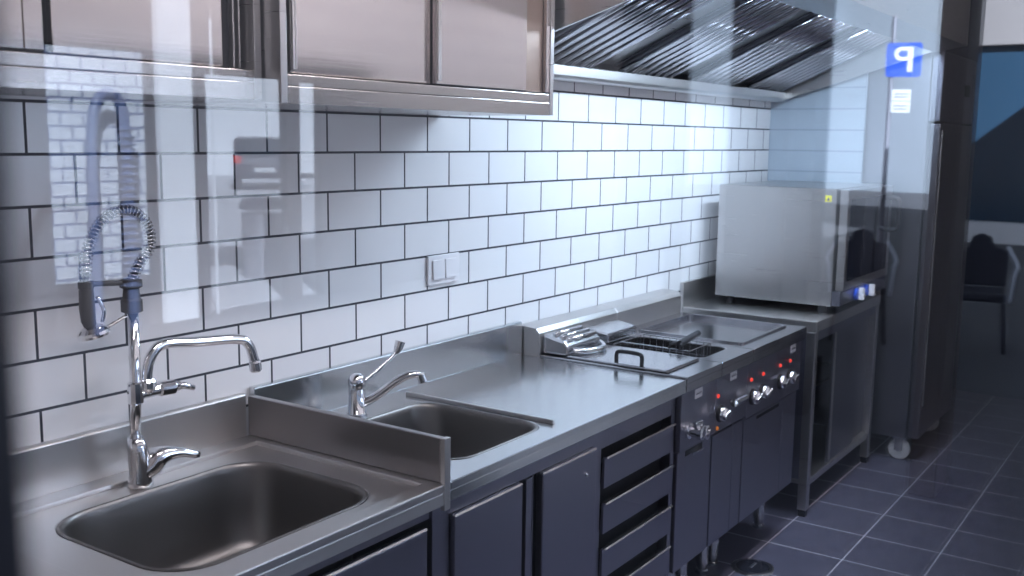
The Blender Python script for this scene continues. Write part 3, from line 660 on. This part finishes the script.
# terrace chairs
CUSHION = principled('dark_cushion', (.012, .012, .02), .7)
FRAMEW = principled('pale_chair_frame', (.5, .53, .6), .4)
for x, y, lab in ((7.3, -3.07, 'dark terrace chair with pale tube arms outside, nearer the shop front'), (7.1, -3.95, 'dark terrace chair with pale tube arms outside, nearer the kerb')):
    t = thing('street_chair', lab, 'chair', (x, y, -.03), 'terrace chairs outside'); M = Matrix.Translation((x, y, -.03)) @ Matrix.Rotation(math.atan2(-1.533 - y, CX - x), 4, 'Z')
    def pt(b): bmesh.ops.transform(b, matrix=M, verts=b.verts); return b
    obj('seat', pt(box(mk(), -.22, .22, -.2, .2, .4, .47)), CUSHION, t, bev=.02)
    b = mk(); prism(b, [(-.2, .48), (-.2, .78), (-.1, .80), (-.07, .88), (0, .91), (.07, .88), (.1, .80), (.2, .78), (.2, .48)], 'x', -.25, -.19); obj('backrest', pt(b), CUSHION, t, bev=.015)
    for q in (-1, 1):
        b = mk(); tube(b, smooth_path([(-.23, q * .2, .8), (0, q * .27, .68), (.2, q * .25, .62), (.22, q * .23, .4)], 5), .016, 10); obj('armrest', pt(b), FRAMEW, t, smooth=True)
        for px in (-.2, .2): obj('leg', pt(tube(mk(), [(px * 1.1, q * .21, 0), (px, q * .18, .4)], .016, 10)), CUSHION, t, smooth=True)
# parking sign
t = thing('street_parking_sign', 'blue square parking sign on a grey post with two small white plates', 'sign', (12.2, -5.0, -.03))
d = Vector((CX - 12.2, -1.53 + 5.0, 0)).normalized(); ang = math.atan2(d.y, d.x)
Rm = Matrix.Translation((12.2, -5.0, 0)) @ Matrix.Rotation(ang, 4, 'Z')
def place(b): bmesh.ops.transform(b, matrix=Rm, verts=b.verts); return b
SZ = .212
obj('post', place(tube(mk(), [(-.03, .14, -.03), (-.03, .14, 3.2)], .03, 12)), BINM, t)
b = mk(); prism(b, [(p[0], p[1] + 2.64) for p in rrect(-SZ, SZ, -SZ, SZ, .04, 5)], 'x', 0, .012); pn = obj('sign_panel', place(b), SIGNBLUE, t)
b = mk(); box(b, .0125, .016, -.105, -.045, 2.49, 2.80)
pts_o = [(.0, .31), (-.0, .31)]
n = 14
outer = [(-.05, 2.80)] + [(.03 + .085 * math.sin(PI * k / n), 2.715 + .085 * math.cos(PI * k / n)) for k in range(n + 1)] + [(-.05, 2.63)]
inner = [(-.05, 2.755)] + [(.03 + .04 * math.sin(PI * k / n), 2.715 + .04 * math.cos(PI * k / n)) for k in range(n + 1)] + [(-.05, 2.675)]
A = [[b.verts.new((x, p[0], p[1])) for p in outer] for x in (.0125, .016)]; B = [[b.verts.new((x, p[0], p[1])) for p in inner] for x in (.0125, .016)]
for i in range(len(outer) - 1):
    b.faces.new((A[1][i], A[1][i + 1], B[1][i + 1], B[1][i])); b.faces.new((A[0][i], B[0][i], B[0][i + 1], A[0][i + 1]))
    b.faces.new((A[0][i], A[0][i + 1], A[1][i + 1], A[1][i])); b.faces.new((B[0][i], B[1][i], B[1][i + 1], B[0][i + 1]))
obj('letter', place(b), SIGNWHITE, pn)
for z in (2.2, 2.05):
    pl = obj('plate', place(box(mk(), 0, .01, -.11, .12, z - .07, z + .07)), SIGNWHITE, t)
    b = mk()
    for k in range(2): box(b, .0102, .012, -.08, .09, z - .03 + .04 * k, z - .018 + .04 * k)
    obj('print', place(b), LABELT, pl)
# parked car across the square
def car(x, y, rot, label):
    t = thing('street_car', label, 'car', (x, y, -.03)); M = Matrix.Translation((x, y, -.03)) @ Matrix.Rotation(rot, 4, 'Z')
    def pc(b): bmesh.ops.transform(b, matrix=M, verts=b.verts); return b
    side = [(-2.1, .35), (-2.12, .75), (-2.0, 1.0), (-1.55, 1.5), (-.2, 1.55), (.6, 1.1), (1.8, .95), (2.05, .7), (2.05, .35)]
    b = mk(); prism(b, side, 'y', -.88, .88); obj('body', pc(b), CARPAINT, t, bev=.12, segs=3)
    b = mk(); prism(b, [(-2.03, 1.02), (-1.62, 1.45), (-1.60, 1.46), (-2.0, 1.0)], 'y', -.66, .66); obj('rear_window', pc(b), CARGLASS, t)
    for s in (-1, 1): obj('tail_light', pc(box(mk(), -2.14, -2.0, s * .76 - .1, s * .76 + .1, .8, 1.0)), TAIL, t)
    obj('number_plate', pc(box(mk(), -2.16, -2.13, -.28, .28, .55, .68)), SIGNWHITE, t)
    for px in (-1.3, 1.3):
        for s in (-1, 1):
            b = mk(); lathe(b, (px, s * .72, .33), (0, s, 0), [(0, .33), (.17, .33), (.18, .2)], 20); obj('wheel', pc(b), BLACK, t)
car(20.3, -25.8, math.atan2(-24.3, 21.9), 'dark car parked far across the sunny square, seen from behind')
t = thing('street_litter_bin', 'grey round litter bin standing on the sunny pavement', 'bin', (6.45, -10.5, -.03))
b = mk(); lathe(b, (6.45, -10.5, -.03), (0, 0, 1), [(0, .2), (.02, .22), (.74, .23), (.75, .21)], 28); obj('drum', b, BINM, t)
b = mk(); lathe(b, (6.45, -10.5, .76), (0, 0, 1), [(0, .26), (.05, .27), (.13, .18), (.15, .05)], 28); obj('lid', b, CARPAINT, t)
sl = bpy.data.lights.new('sun', 'SUN'); sl.energy = SUN; sl.angle = .009; sl.color = (.74, .85, 1)
so_ = bpy.data.objects.new('sun', sl); COL.objects.link(so_); so_.location = (0, 20, 20)
so_.rotation_euler = Vector((.5, -.7, -.57)).to_track_quat('-Z', 'Y').to_euler()

W = bpy.data.worlds.new('sky'); scn.world = W; W.use_nodes = True
nt = W.node_tree; bg = nt.nodes['Background']; bg.inputs[0].default_value = (.62, .76, 1, 1); bg.inputs[1].default_value = SKY

scn.view_settings.view_transform = 'Standard'; scn.view_settings.look = 'None'; scn.view_settings.gamma = 1
scn.view_settings.use_curve_mapping = False; scn.view_settings.exposure = 0
scn.cycles.use_denoising = True
scn.cycles.max_bounces = 10; scn.cycles.diffuse_bounces = 4; scn.cycles.glossy_bounces = 5; scn.cycles.transparent_max_bounces = 12
scn.cycles.sample_clamp_indirect = 6
